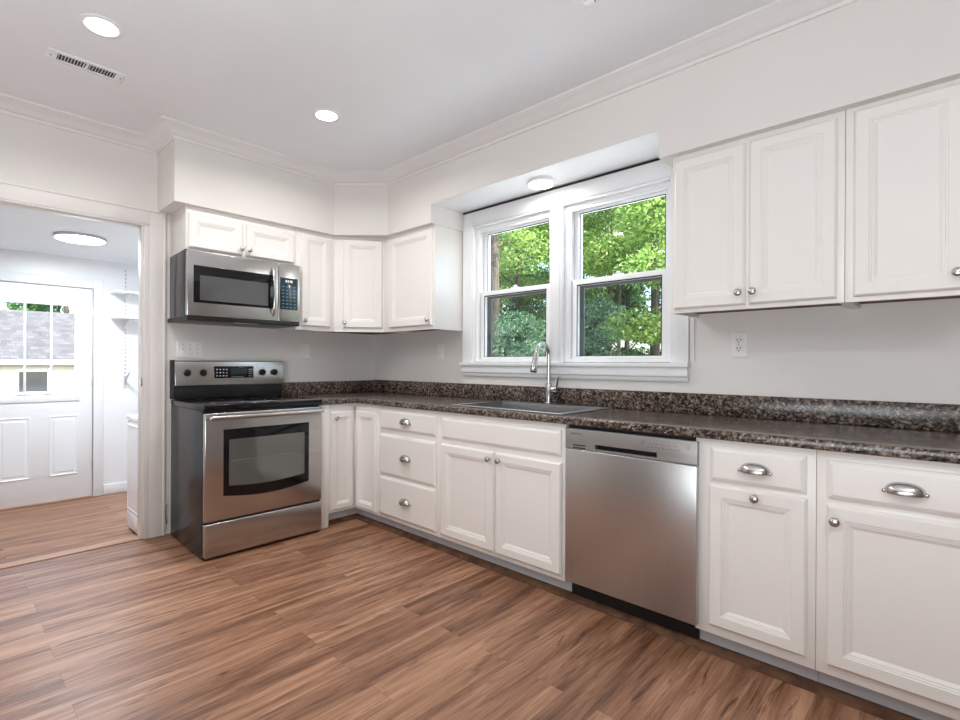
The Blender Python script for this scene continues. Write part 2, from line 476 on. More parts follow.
# doorway casing with stepped edge
cs = MB()
def casing(mb, y0, y1, z0, z1):
    mb.box(0, .016, y0, y1, z0, z1)
casing(cs, -1.800, -1.708, .0, 2.128); casing(cs, -2.89, -2.795, 0, 2.128); casing(cs, -2.795, -1.800, 2.035, 2.128)
cs.box(0, .022, -1.722, -1.708, 0, 2.135); cs.box(0, .022, -2.89, -1.722, 2.118, 2.135)
cs.box(0, .011, -1.831, -1.800, 0, 2.025); cs.box(0, .011, -2.795, -2.764, 0, 2.025); cs.box(0, .011, -2.795, -1.80, 2.0245, 2.035)
tr6 = struct('trim_6', cs, CASE, .0025, label='painted casing around the doorway')
jb = MB().box(-.078, .002, -1.8435, -1.8355, .007, 2.0295).box(-.078, .002, -2.7595, -2.7515, .007, 2.0295).box(-.078, .002, -2.7515, -1.8435, 2.0215, 2.0295)
tr7 = struct('trim_7', jb, CASE, .001)
part('strike_plate', MB().box(-.035, .0022, -1.8447, -1.8430, .985, 1.045).box(-.006, .0032, -1.8447, -1.838, .990, 1.040), NICKEL, tr7, .0006)

# ------------------------------------------------------------------ kitchen windows
def window(idx, x0, x1, label):
    z0, z1 = 1.155, 2.145
    fr = MB().grid([x0, x0 + .035, x1 - .035, x1], [z0, z0 + .02, z1 - .03, z1], lambda u, v: not (x0 + .035 < u < x1 - .035 and z0 + .02 < v < z1 - .03), .02, .125, XZ)
    # parting beads in the head and jambs
    fr.box(x0 + .035, x1 - .035, .026, .034, z1 - .046, z1 - .03)
    fr.box(x0 + .035, x0 + .045, .026, .034, z0 + .02, z1 - .046).box(x1 - .045, x1 - .035, .026, .034, z0 + .02, z1 - .046)
    w = struct('window_%d' % idx, fr, TRIM, .002, label=label)
    a, b = x0 + .036, x1 - .036
    zm = 1.652
    up = MB().grid([a, a + .042, b - .042, b], [zm - .012, zm + .020, 2.093, z1 - .031], lambda u, v: not (a + .042 < u < b - .042 and zm + .02 < v < 2.093), .082, .112, XZ)
    us = part('upper_sash', up, TRIM, w, .002)
    part('pane', MB().box(a + .040, b - .040, .096, .099, zm + .018, 2.096), GLASS, us)
    part('gasket', MB().grid([a + .040, a + .0435, b - .0435, b - .040], [zm + .018, zm + .0205, 2.0885, 2.094], lambda u, v: not (a + .0435 < u < b - .0435 and zm + .0205 < v < 2.0885), .081, .084, XZ), PLASTIC_D, us)
    lo = MB().grid([a, a + .045, b - .045, b], [z0 + .021, z0 + .040, zm - .014, zm + .018], lambda u, v: not (a + .045 < u < b - .045 and z0 + .04 < v < zm - .014), .042, .074, XZ)
    ls = part('lower_sash', lo, TRIM, w, .002)
    part('pane', MB().box(a + .043, b - .043, .057, .060, z0 + .038, zm - .012), GLASS, ls)
    part('gasket', MB().grid([a + .043, a + .0475, b - .0475, b - .043], [z0 + .038, z0 + .0405, zm - .0205, zm - .013], lambda u, v: not (a + .0475 < u < b - .0475 and z0 + .0405 < v < zm - .0205), .041, .044, XZ), PLASTIC_D, ls)
    part('sash_lock', MB().box((a + b) / 2 - .03, (a + b) / 2 + .03, .045, .07, zm + .018, zm + .026).lathe([(.012, 0), (.012, .012), (.008, .016)], ((a + b) / 2, .058, zm + .026)), TRIM, ls, .001)
    sc = part('screen_frame', MB().grid([a, a + .052, b - .052, b], [z0 + .021, z0 + .04, zm - .03, zm], lambda u, v: not (a + .052 < u < b - .052 and z0 + .04 < v < zm - .03), .114, .122, XZ), GREYM, w)
    part('screen', MB().box(a + .05, b - .05, .117, .1175, z0 + .038, zm - .028), SCREEN, sc)
    return w
window(1, 1.205, 1.900, 'left double hung window above the sink')
window(2, 1.968, 2.655, 'right double hung window above the sink')
cas = MB()
cas.box(1.124, 1.212, -.020, 0, 1.152, 2.250)
cas.box(2.648, 2.738, -.020, 0, 1.152, 2.250)
cas.box(1.212, 2.648, -.020, 0, 2.150, 2.250)
cas.box(1.893, 1.975, -.020, .02, 1.152, 2.150)
cas.box(1.905, 1.963, -.026, -.02, 1.152, 2.150)
cas.box(1.212, 1.222, -.013, .02, 1.152, 2.150).box(2.638, 2.648, -.013, .02, 1.152, 2.150)
cas.box(1.222, 1.893, -.013, .02, 2.138, 2.150).box(1.975, 2.638, -.013, .02, 2.138, 2.150)
struct('trim_8', cas, TRIM, .0025, label='white window casing with centre mullion')
struct('trim_12', MB().box(1.126, 2.736, -.018, -.001, 2.2503, 2.2635), PLASTIC_D, label='black strip painted as the shade of the joint above the window head casing')  # solid strip whose black colour stands in for shade in the gap
sl = MB().box(1.118, 2.745, -.052, .02, 1.130, 1.152)
sl.prism([(-.034, 1.130), (-.034, 1.082), (-.026, 1.076), (-.022, 1.055), (0, 1.055), (0, 1.130)], 1.126, 2.738, YZ)
struct('trim_9', sl, TRIM, .003, label='white window stool and apron')
struct('trim_10', MB().box(2.742, 2.764, -.010, 0, 1.160, 1.384), CASE, .002)

# ------------------------------------------------------------------ cabinets
DOOR = [(0, 0), (0, .010), (.003, .0145), (.008, .019), (.046, .019), (.049, .0165), (.053, .0165), (.056, .0135), (.060, .0135), (.071, .0075), (.073, .0075)]
DRAW = [(0, 0), (0, .008), (.003, .0115), (.014, .0180), (.017, .0190)]
def knob(parent, x, zz, y=-.019):
    mb = MB().lathe([(.0085, 0), (.0085, .002), (.0055, .004), (.005, .011), (.009, .014), (.0145, .018), (.0155, .022), (.0135, .026), (.008, .0285), (.0015, .029)], (x, y, zz), '-y', 20)
    return part('knob', mb, NICKEL, parent, smooth=50)
def cup(parent, x, zz, y=-.019):
    a, r, n, m = .050, .027, 18, 8
    V = []; fs = []
    for t, k in ((0, 1.0), (1, .90)):
        for i in range(n + 1):
            s_ = -1 + 2 * i / n
            rr = r * math.sqrt(max(0, 1 - abs(s_) ** 2.2)) + .0035
            for j in range(m + 1):
                an = R(-12) + (math.pi / 2 + R(12)) * j / m
                V.append((x + a * s_ * (1 if t == 0 else .97), y - rr * 1.0 * k * math.cos(an), zz - .012 + rr * 1.05 * k * math.sin(an)))
    w = m + 1; off = (n + 1) * w
    for i in range(n):
        for j in range(m):
            q = (i * w + j, i * w + w + j, i * w + w + j + 1, i * w + j + 1)
            fs.append(q); fs.append(tuple(off + k for k in q[::-1]))
        fs.append((i * w, i * w + w, off + i * w + w, off + i * w))
    mb = MB().add(V, fs)
    for sx in (-1, 1):
        mb.lathe([(.006, 0), (.006, .006), (.004, .008)], (x + sx * a, y, zz - .012), '-y', 12)
    return part('cup_pull', mb, NICKEL, parent, smooth=60)
def door(parent, x0, x1, z0, z1, kn=None, **kw):
    d = part('door', MB().rings(x0, x1, z0, z1, 0, DOOR), CAB, parent, **kw)
    if kn: knob(d, *kn)
    return d
def drawer(parent, x0, x1, z0, z1, pull=True, name='drawer'):
    d = part(name, MB().rings(x0, x1, z0, z1, 0, DRAW), CAB, parent)
    if pull: cup(d, (x0 + x1) / 2, (z0 + z1) / 2 + .003)
    return d
BD = .600; ZB = .088; ZT = .853
def base(name, label, x, w):
    t = thing(name, label, 'cabinet', (x, -.618, 0))
    if name == 'sink_cabinet':
        bd = MB().grid([.0005, .018, w - .018, w - .0005], [0, .019, BD - .012, BD], lambda u, v: not (.018 < u < w - .018 and .019 < v < BD - .012), ZB, ZT, XY)
    else:
        bd = MB().box(0.0005, w - .0005, 0, BD, ZB, ZT)
    part('body', bd, CAB, t, .0012)
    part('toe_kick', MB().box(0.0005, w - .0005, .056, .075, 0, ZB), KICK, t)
    return t
# corner cabinet: two narrow doors meeting in the inside corner
t = thing('corner_cabinet', 'white corner base cabinet with two narrow doors beside the stove', 'cabinet', (0, 0, 0))
part('body', MB().grid([.018, .618, .9065], [-.852, -.618, -.018], lambda u, v: u < .618 or v > -.618, ZB, ZT, XY), CAB, t, .0012)
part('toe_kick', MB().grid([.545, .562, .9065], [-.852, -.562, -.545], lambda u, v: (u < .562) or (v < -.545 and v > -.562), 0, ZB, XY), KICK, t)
part('end_panel', MB().box(.02, .636, -.932, -.8525, 0, ZT), CAB, t, .0015)
part('door', MB().rings(.644 - .3, .880 - .3, .108, .800, 0, [(a * .8, b) for a, b in DOOR]), CAB, t, loc=(.3, -.618, 0))
d = part('door', MB().rings(0, .186, .108, .800, 0, [(a * .8, b) for a, b in DOOR]), CAB, t, loc=(.618, -.830, 0), rotz=R(90))
knob(d, .030, .755)
part('hinge', MB().box(.636, .650, -.650, -.636, .806, .828), NICKEL, t, .002)
# three drawers
t = base('drawer_cabinet', 'white base cabinet with three stacked drawers and cup pulls', .907, .600)
drawer(t, .018, .573, .698, .832); drawer(t, .018, .573, .390, .664); drawer(t, .018, .573, .112, .376)
# sink base
t = base('sink_cabinet', 'white sink base cabinet with two doors under one blank front', 1.507, .878)
drawer(t, .026, .854, .694, .822, False, 'false_front')
door(t, .022, .434, .115, .662, (.406, .622)); door(t, .446, .858, .115, .662, (.476, .622))
# right of the dishwasher
t = base('base_cabinet', 'white base cabinet right of the dishwasher with one drawer and narrow door', 2.980, .396)
drawer(t, .0565, .3695, .692, .826); door(t, .0525, .3725, .126, .678, (.2155, .652))
t = base('base_cabinet', 'white base cabinet with wide drawer at the right end of the counter', 3.3765, .452)
drawer(t, .032, .425, .692, .822); door(t, .031, .426, .126, .672, (.055, .620))

def wallcab(name, label, loc, rotz, w, z0, depth=.304):
    t = thing(name, label, 'cabinet', (loc[0], loc[1], z0), rotz)
    h = SZ - .0005 - z0
    b = MB().grid([0.0005, .019, w - .019, w - .0005], [0, .019, depth - .001], lambda u, v: not (.019 < u < w - .019 and v > .019), 0, h, XY)
    part('body', b, CAB, t, .0012)
    part('bottom_panel', MB().box(.019, w - .019, .019, depth - .001, .018, .03), UNDER, t)
    return t
D90 = R(90)
t = wallcab('wall_cabinet', 'short white wall cabinet directly above the microwave', (.304, -1.677, 0), D90, .745, 1.846)
door(t, .012, .352, .020, .236, (.338, .058)); door(t, .377, .727, .020, .236, (.393, .058))
t = wallcab('wall_cabinet', 'narrow white wall cabinet between the microwave and the corner cabinet', (.304, -.931, 0), D90, .324, 1.387)
door(t, .040, .284, .030, .717, (.060, .070))
t = wallcab('wall_cabinet', 'white wall cabinet with one door left of the window', (.545, -.304, 0), 0, .572, 1.387)
door(t, .078, .560, .028, .715, (.530, .066))
t = wallcab('wall_cabinet', 'white two-door wall cabinet right of the window above the outlet', (2.763, -.304, 0), 0, .651, 1.386)
door(t, .013, .312, .018, .716, (.290, .070)); door(t, .326, .628, .018, .716, (.345, .070))
t = wallcab('wall_cabinet', 'white single-door wall cabinet at the right end of the wall', (3.4145, -.304, 0), 0, .3545, 1.386)
door(t, .026, .330, .018, .722, (.306, .075))
# diagonal corner wall cabinet
t = thing('wall_cabinet', 'diagonal white wall cabinet set across the corner', 'cabinet', (0, 0, 1.387))
poly = [(.001, -.001), (.001, -.606), (.304, -.606), (.544, -.304), (.544, -.001)]
part('body', MB().prism(poly, .018, SZ - 1.3875, XY), CAB, t, .001)
part('bottom_panel', MB().prism([(.02, -.02), (.02, -.58), (.29, -.58), (.52, -.29), (.52, -.02)], .012, .0178, XY), UNDER, t)
part('bottom_rail', MB().prism([(.304, -.606), (.544, -.304), (.530, -.293), (.290, -.595)], 0, .018, XY), CAB, t)
da = math.atan2(.302, .240)
d = part('door', MB().rings(.070, .372, .030, .717, 0, DOOR), CAB, t, loc=(.304, -.606, 0), rotz=da)
knob(d, .082, .070)

# ------------------------------------------------------------------ countertop
t = thing('countertop', 'dark speckled granite-look countertop with backsplash, running along both walls', 'countertop', (0, 0, .854))
CX1 = 3.85
HX0, HX1, HY0, HY1 = 1.595, 2.315, -.565, -.10
part('slab', MB().grid([.001, .647, HX0, HX1, CX1], [-.934, -.647, HY0, HY1, -.001],
     lambda u, v: (u < .647 or v > -.647) and not (HX0 < u < HX1 and HY0 < v < HY1), 0, .036, XY), GRAN, t, .009, 4)
part('backsplash', MB().box(.0215, CX1, -.021, -.001, .0362, .142), GRAN, t, .004, 3)
part('backsplash', MB().box(.001, .021, -.912, -.001, .0362, .136), GRAN, t, .004, 3)

# ------------------------------------------------------------------ sink and faucet
t = thing('kitchen_sink', 'stainless steel drop-in sink set in the countertop below the window', 'sink', (1.955, -.325, .890))
RX0, RX1, RY0, RY1 = -.385, .385, -.265, .262
bx0, bx1, by0, by1 = -.352, .352, -.232, .182
part('rim', MB().grid([RX0, bx0, bx1, RX1], [RY0, by0, by1, RY1], lambda u, v: not (bx0 < u < bx1 and by0 < v < by1), .0003, .008, XY), SINK, t, .003, 3)
V = []; zs = ((.007, 0), (-.02, .004), (-.16, .014), (-.185, .03), (-.19, .06))
bas = MB()
for zz, d_ in zs:
    V += [(bx0 + d_, by0 + d_, zz), (bx1 - d_, by0 + d_, zz), (bx1 - d_, by1 - d_, zz), (bx0 + d_, by1 - d_, zz)]
fs = []
for k in range(len(zs) - 1):
    for i in range(4):
        j = (i + 1) % 4
        fs.append((4 * k + j, 4 * k + i, 4 * k + 4 + i, 4 * k + 4 + j))
m = 4 * (len(zs) - 1); fs.append((m, m + 1, m + 2, m + 3))
part('basin', bas.add(V, fs), BASIN, t, smooth=40)
part('drain', MB().lathe([(.045, -.189), (.045, -.186), (.038, -.186), (.034, -.188)], (0, 0, 0)), CHROME, t, smooth=40)

t = thing('faucet', 'tall gooseneck pull-down faucet behind the sink', 'faucet', (1.927, -.085, .898))
part('base', MB().lathe([(.027, 0), (.027, .006), (.023, .010), (.0205, .012), (.0205, .118), (.017, .124), (.013, .126)]), CHROME, t, smooth=40)
pts = [(0, 0, .12), (0, 0, .20), (0, 0, .300)]
rad = .072
for k in range(1, 15):
    an = math.pi * k / 14 * .94
    pts.append((.004 * (1 - math.cos(an)), -rad * (1 - math.cos(an)), .300 + rad * math.sin(an)))
part('neck', MB().tube(pts, .0125, 16), CHROME, t, smooth=60)
e = Vector(pts[-1]); dr = (Vector(pts[-1]) - Vector(pts[-2])).normalized()
sp = [e + dr * k for k in (-.004, .004, .025, .07, .110, .120)]
part('spray_head', MB().tube(sp, [.013, .0145, .0155, .0195, .0225, .0205], 16), CHROME, t, smooth=50)
part('nozzle', MB().tube([e + dr * .1195, e + dr * .1215], [.0185, .0185], 16), BLACKM, t, smooth=40)
h = part('handle', MB().lathe([(.0175, .018), (.0175, .052), (.015, .058)], (0, 0, .088), 'x', 16), CHROME, t, smooth=40)
part('lever', MB().tube([(.050, 0, .095), (.062, -.004, .115), (.072, -.008, .150), (.078, -.010, .166)], [.008, .0065, .0055, .0045], 10), CHROME, h, smooth=50)

# ------------------------------------------------------------------ stove
t = thing('electric_range', 'stainless steel electric range with black cooktop between the doorway and the counter', 'stove', (.655, -1.697, 0), D90)
w = .760
part('body', MB().prism([(.002, 0), (w - .002, 0), (w - .002, .60), (.012, .60)], .008, .862, XY), SIDE, t, .003)
for fx, fy in ((.05, .05), (w - .05, .05), (.05, .58), (w - .05, .58)):
    part('foot', MB().lathe([(.018, 0), (.018, .006), (.012, .009)], (fx, fy, 0)), BLACKM, t)
od = part('oven_door', MB().box(.003, w - .003, -.036, -.002, .224, .850), STEEL_H, t, .006, 3)
win = [(.107, .752), (.107, .364)] + [(.107 + .552 * k / 14, .364 - .027 * math.sin(math.pi * k / 14)) for k in range(1, 14)] + [(.659, .364), (.659, .752)]
wn = part('window', MB().prism(win[::-1], -.0385, -.030, XZ), BLACK, od, .001)
inn = [(.139, .690), (.139, .420)] + [(.139 + .487 * k / 12, .420 - .017 * math.sin(math.pi * k / 12)) for k in range(1, 12)] + [(.626, .420), (.626, .690)]
part('inner_pane', MB().prism(inn[::-1], -.0392, -.037, XZ), OVENGL, wn)
part('oven_rack', MB().box(.150, .560, -.0395, -.0391, .562, .565), GREYM, wn)
hb = MB().tube([(.018 + .724 * k / 12, -.078 - .010 * math.sin(math.pi * k / 12), .826) for k in range(13)], .0125, 14)
for sx in (.040, w - .040): hb.box(sx - .012, sx + .012, -.078, -.035, .818, .834)
part('handle', hb, STEEL_H, od, smooth=50)
part('storage_drawer', MB().box(.003, w - .003, -.036, -.002, .020, .212), STEEL_H, t, .006, 3)
part('gap_strip', MB().box(.006, w - .006, -.020, -.001, .200, .236), BLACKM, t)
ct = part('cooktop', MB().box(-.002, w + .002, -.034, .560, .864, .898), BLACK, t, .005, 3)
for bx_, by_, br_ in ((.20, .14, .095), (.56, .14, .115), (.20, .42, .075), (.56, .42, .085)):
    mb = MB(); n = 40; V = []
    for r_ in (br_, br_ - .004):
        V += [(bx_ + r_ * math.cos(2 * math.pi * k / n), by_ + r_ * math.sin(2 * math.pi * k / n), .8984) for k in range(n)]
    part('burner_ring', mb.add(V, [(k, (k + 1) % n, n + (k + 1) % n, n + k) for k in range(n)]), GREYM, ct)
bg = part('backguard', MB().box(.022, w + .014, .566, .642, .8985, .985), BLACKM, t, .003)
cp = part('control_panel', MB().prism([(.552, .986), (.566, 1.150), (.576, 1.156), (.642, 1.156), (.642, .986)], .022, w + .024, YZ), STEEL_H, t, .004, 3)
part('end_cap', MB().prism([(.556, .900), (.556, .985), (.564, 1.158), (.643, 1.158), (.643, .900)], .016, .0218, YZ), BLACKM, cp)
def on_panel(zz): return .552 + (zz - .986) / .164 * .014
for kx in (.099, .200, .615, .708):
    y_ = on_panel(1.073)
    kb = part('control_knob', MB().lathe([(.024, 0), (.024, .004), (.020, .007), (.0185, .020), (.0165, .023)], (kx, y_, 1.073), '-y', 24), BLACKM, cp, smooth=40)
    part('knob_grip', MB().box(kx - .004, kx + .004, y_ - .031, y_ - .022, 1.056, 1.090), BLACKM, kb, .001)
    tk = MB()
    for k in range(9):
        an = R(-40 + 32.5 * k)
        tk.box(kx + .033 * math.cos(an) - .0013, kx + .033 * math.cos(an) + .0013, y_ - .0035, y_ + .004, 1.073 + .033 * math.sin(an) - .0013, 1.073 + .033 * math.sin(an) + .0013)
    part('dial_marks', tk, PRINTD, cp)
dsp = part('display', MB().box(.272, .547, on_panel(1.118) - .008, on_panel(1.03) + .004, 1.034, 1.118), BLACK, cp, .002)
yk = on_panel(1.118) - .0086
kp = MB()
for r_ in range(3):
    for c_ in range(4): kp.box(.284 + c_ * .022, .294 + c_ * .022, yk, yk + .001, 1.047 + r_ * .022, 1.055 + r_ * .022)
part('number_keys', kp, PRINT, dsp)
kp = MB()
for c_ in range(5): kp.box(.388 + c_ * .018, .397 + c_ * .018, yk, yk + .001, 1.041, 1.0445)
part('mode_keys', kp, PRINT, dsp)
kp = MB()
for c_ in range(2):
    for r_ in range(4): kp.box(.512 + c_ * .014, .520 + c_ * .014, yk, yk + .001, 1.047 + r_ * .015, 1.0505 + r_ * .015)
part('timer_keys', kp, PRINT, dsp)
part('clock_window', MB().box(.385, .500, yk + .0002, yk + .001, 1.062, 1.104), KEYB, dsp)

# power cord at the wall behind the range
cd = part('power_cord', MB().tube([(.030, -1.702, .205), (.034, -1.706, .185), (.036, -1.709, .16), (.034, -1.708, .13), (.03, -1.703, .10), (.028, -1.70, .075)], .0035, 10), GREYM, smooth=60)
tag(cd, 'grey power cord showing behind the lower left edge of the stove', 'cord')

# ------------------------------------------------------------------ microwave
t = thing('microwave_oven', 'stainless steel over-the-range microwave mounted under the short cabinet', 'microwave', (.355, -1.696, 1.418), D90)
w = .756; h = .4265
part('body', MB().prism([(0, 0), (w, 0), (w, .353), (.016, .353)], 0, h, XY), SIDE, t, .003)
dr_ = part('door', MB().box(.001, .589, -.036, -.001, .014, h - .008), STEEL_H, t, .004, 3)
wf = part('window', MB().box(.037, .553, -.0385, -.034, .097, .328), BLACK, dr_, .002)
part('inner_pane', MB().box(.074, .515, -.0392, -.037, .114, .268), MWGL, wf)
hp = [(.548, -.036 - .034 * math.sin(math.pi * min(1, max(0, k / 14)))**.5, .050 + .325 * k / 14) for k in range(15)]
part('handle', MB().tube(hp, .0105, 14), STEEL_H, dr_, smooth=60)
cpn = part('control_panel', MB().box(.592, w - .001, -.036, -.001, .014, h - .008), STEEL_H, t, .004, 3)
kpd = part('keypad', MB().box(.602, .735, -.0382, -.034, .100, .322), KEYB, cpn, .002)
mk = MB()
for r_ in range(7):
    for c_ in range(4): mk.box(.616 + c_ * .029, .632 + c_ * .029, -.0388, -.038, .112 + r_ * .024, .118 + r_ * .024)
part('key_print', mk, plain('blue_print', (.10, .22, .30), .5), kpd)
part('clock_digits', MB().box(.640, .652, -.0388, -.038, .290, .306).box(.656, .668, -.0388, -.038, .290, .306).box(.674, .694, -.0388, -.038, .290, .306), PRINT, kpd)
part('bottom_lip', MB().box(.002, w - .002, -.030, .352, -.012, .0135), BLACKM, t, .004)
for fx in (.06, .42):
    part('grease_filter', MB().box(fx, fx + .28, .03, .28, -.0145, -.0125), GREYM, t, .001)
part('task_lamp_cover', MB().box(.30, .46, -.020, .010, -.0145, -.0125), PLAST, t, .001)

# ------------------------------------------------------------------ dishwasher
t = thing('dishwasher', 'stainless steel dishwasher between the sink cabinet and a narrow base cabinet', 'dishwasher', (2.3925, -.618, 0))
w = .602
part('tub', MB().box(.004, w - .018, .004, .59, .10, .850), BLACKM, t)
part('door', MB().box(.001, w - .002, -.024, -.0005, .106, .7405), STEEL_DW, t, .004, 3)
pn = MB().grid([.001, .155, .440, w - .001], [.742, .752, .774, .838], lambda u, v: not (.155 < u < .440 and .752 < v < .774), -.024, -.0005, XZ)
cp = part('control_panel', pn, STEEL_PANEL, t, .0015)
part('handle_recess', MB().box(.150, .445, .0021, .0035, .748, .778).prism([(.002, .774), (-.004, .774), (.002, .757)], .155, .440, YZ), BLACKM, cp)
vs = MB()
for zz in (.762, .750): vs.box(.042, .108, -.0246, -.0238, zz - .003, zz + .003)
part('vent_slot', vs, PLASTIC_D, cp)
text_part('brand_mark', 'SAMSUNG', .0135, PRINTD, cp, (.030, -.0242, .811), (R(90), 0, 0))
GP = plain('grey_print', (.17, .165, .16), .5)
pr = MB()
for k in range(9): pr.box(.400 + k * .016, .408 + k * .016, -.0244, -.0239, .793, .797)
part('button_print', pr, GP, cp)
pr = MB()
for k in range(5): pr.box(.405 + k * .026, .420 + k * .026, -.0244, -.0239, .808, .8105)
part('cycle_print', pr, GP, cp)
for x_ in (.372, .560):
    pr = MB()
    for k in range(3): pr.box(x_ + k * .006, x_ + k * .006 + .0018, -.0244, -.0239, .800, .822)
    part('indicator_print', pr, GP, cp)
part('kick_plate', MB().box(-.0005, w - .016, .045, .060, .0, .105), BLACKM, t)

# ------------------------------------------------------------------ outlets and switches
def outlet(loc, rotz, label, kind='duplex', wd=.076, hh=.124):
    t = thing('wall_outlet' if kind != 'switch' else 'wall_switch', label, 'outlet' if kind != 'switch' else 'light switch', loc, rotz)
    part('cover_plate', MB().rings(-wd / 2, wd / 2, -hh / 2, hh / 2, 0, [(0, 0), (0, .003), (.002, .005), (.006, .0062)]), PLAST, t)
    if kind == 'duplex':
        for s_ in (-1, 1):
            r_ = part('receptacle', MB().box(-.0165, .0165, -.0085, -.006, s_ * .020 - .0155, s_ * .020 + .0155), PLAST, t, .002)
            part('slot', MB().box(-.009, -.0055, -.0092, -.008, s_ * .020 - .001, s_ * .020 + .009).box(.0055, .009, -.0092, -.008, s_ * .020 - .001, s_ * .020 + .009)
                 .lathe([(.0032, .0082), (.0032, .0092)], (0, 0, s_ * .020 - .008), '-y', 10), PLASTIC_D, r_)
        part('screw', MB().lathe([(.003, .006), (.003, .0072)], (0, 0, 0), '-y', 10), NICKEL, t)
    elif kind == 'decora':
        part('receptacle', MB().box(-.0165, .0165, -.0085, -.006, -.033, .033), PLAST, t, .0015)
    else:
        for k in (-1, 0, 1):
            part('toggle', MB().prism([(-.006, -.006), (-.006, .006), (-.016, .011), (-.017, .005)], k * .046 - .005, k * .046 + .005, YZ), PLAST, t, .001)
            for sz in (-1, 1): part('screw', MB().lathe([(.003, .006), (.003, .0072)], (k * .046, 0, sz * .030), '-y', 10), NICKEL, t)
    return t
outlet((2.970, 0, 1.242), 0, 'white duplex outlet on the wall under the right-hand cabinets')
outlet((.872, 0, 1.235), 0, 'white outlet plate on the wall just left of the window', 'decora', .070, .116)
outlet((0, -.680, 1.240), D90, 'white outlet plate on the wall right of the stove', 'decora')
outlet((0, -1.552, 1.234), D90, 'white three-gang switch plate on the wall behind the stove', 'switch', .168, .118)

# ------------------------------------------------------------------ ceiling fixtures
def downlight(x, y, label, group=None):
    t = thing('recessed_downlight', label, 'ceiling light', (x, y, ZC), 0, group)
    n = 32
    part('trim_ring', MB().lathe([(.080, 0), (.080, .003), (.074, .005), (.062, .005), (.060, .0015)], (0, 0, 0), '-z', n), WHITE, t, smooth=40)
    part('lens', MB().lathe([(.059, .001), (.059, .003)], (0, 0, 0), '-z', n), LENS, t)
    l = lamp('bulb', 'AREA', (x, y, ZC - .008), LAMP_POWER, (1, .978, .955), shape='DISK', size=.116, spread=R(160))
    return t
downlight(1.118, -2.271, 'round recessed ceiling light nearer the doorway beside the vent')
downlight(1.130, -1.183, 'round recessed ceiling light nearer the corner cabinets')
downlight(4.30, -2.271, 'round recessed ceiling light behind the viewpoint', 'recessed lights behind the viewpoint')
downlight(1.118, -3.45, 'round recessed ceiling light behind the viewpoint', 'recessed lights behind the viewpoint')

def vent(x0, y1, label, L=.310):
    t = thing('ceiling_vent', label, 'air vent', (x0, y1, ZC))
    w_ = .106
    part('frame', MB().grid([0, .022, .084, w_], [-L, -L + .040, -L / 2 - .006, -L / 2 + .006, -.040, 0],
         lambda u, v: not (.022 < u < .084 and (-L + .04 < v < -L / 2 - .006 or -L / 2 + .006 < v < -.04)), -.006, 0, XY), WHITE, t, .002)
    part('duct', MB().box(.020, .086, -L + .036, -.036, -.0006, -.0002), PLASTIC_D, t)
    for a, b in ((-L + .04, -L / 2 - .006), (-L / 2 + .006, -.04)):
        n = 9
        for k in range(n):
            y_ = a + (b - a) * (k + .5) / n
            part('louvre', MB().prism([(y_ - .0032, -.0052), (y_ - .0018, -.0056), (y_ + .0026, -.0012), (y_ + .0012, -.0008)], .022, .084, lambda u, v, c: (c, u, v)), WHITE, t)
    for sy in (-.016, -L + .016):
        part('screw', MB().lathe([(.004, .006), (.003, .008)], (w_ / 2, sy, 0), '-z', 10), GREYM, t)
    return t
vent(.670, -2.102, 'white slotted ceiling vent next to the recessed light near the doorway')
vent(2.652, -.928, 'white slotted ceiling vent cut by the top edge above the window')

def flush(x, y, zz, r, label, pw, size, rim, col=(1, .965, .92)):
    t = thing('flush_ceiling_light', label, 'ceiling light', (x, y, zz))
    part('rim', MB().lathe([(r, 0), (r, .018), (r - .004, .022), (r - .008, .022)], (0, 0, 0), '-z', 36), rim, t, smooth=40)
    part('diffuser', MB().lathe([(r - .007, .016), (r - .007, .026), (r * .8, .031), (r * .5, .034), (.002, .035)], (0, 0, 0), '-z', 36), LENS2, t, smooth=50)
    lamp('bulb', 'AREA', (x, y, zz - .040), pw, col, shape='DISK', size=size)
flush(1.922, -.172, 2.264, .082, 'small round flush light in the window recess', 3.2, .13, WHITE)
flush(-1.255, -1.968, EC, .172, 'large round flush light on the entry room ceiling', 29, .30, ALU, (.83, .92, 1))

# ------------------------------------------------------------------ entry room: door, shelves, washer
dx = EX - .045
gy0, gy1, gz0, gz1 = -2.415, -1.838, .800, 1.688
dmb = MB().grid([DY0 + .004, gy0, gy1, DY1 - .006], [EF + .012, gz0, gz1, DZ1 - .006], lambda u, v: not (gy0 < u < gy1 and gz0 < v < gz1), dx, dx + .042, YZ)
dd = struct('door_1', dmb, TRIM, .002, label='white entry door with a glazed upper half')
fx = dx + .042
fmb = MB().grid([gy0 - .03, gy0 + .012, gy1 - .012, gy1 + .03], [gz0 - .03, gz0 + .012, gz1 - .012, gz1 + .03], lambda u, v: not (gy0 + .012 < u < gy1 - .012 and gz0 + .012 < v < gz1 - .012), fx, fx + .010, YZ)
part('glazing_frame', fmb, TRIM, dd, .003)
part('pane', MB().box(fx - .018, fx - .014, gy0, gy1, gz0, gz1), GLASS, dd)
for yy in (-2.217, -2.026):
    part('muntin', MB().box(fx - .010, fx + .004, yy - .009, yy + .009, gz0, gz1), TRIM, dd, .002)
for pa, pb in ((-2.043, -1.820), (-2.402, -2.178)):
    pmb = MB().rings(pa, pb, .066, .632, 0, [(0, 0), (.0, .006), (.006, .009), (.014, .003), (.030, .002), (.040, .007), (.045, .007)])
    pmb.v = [(fx - y_, x_, z_) for x_, y_, z_ in pmb.v]
    part('panel', pmb, TRIM, dd)
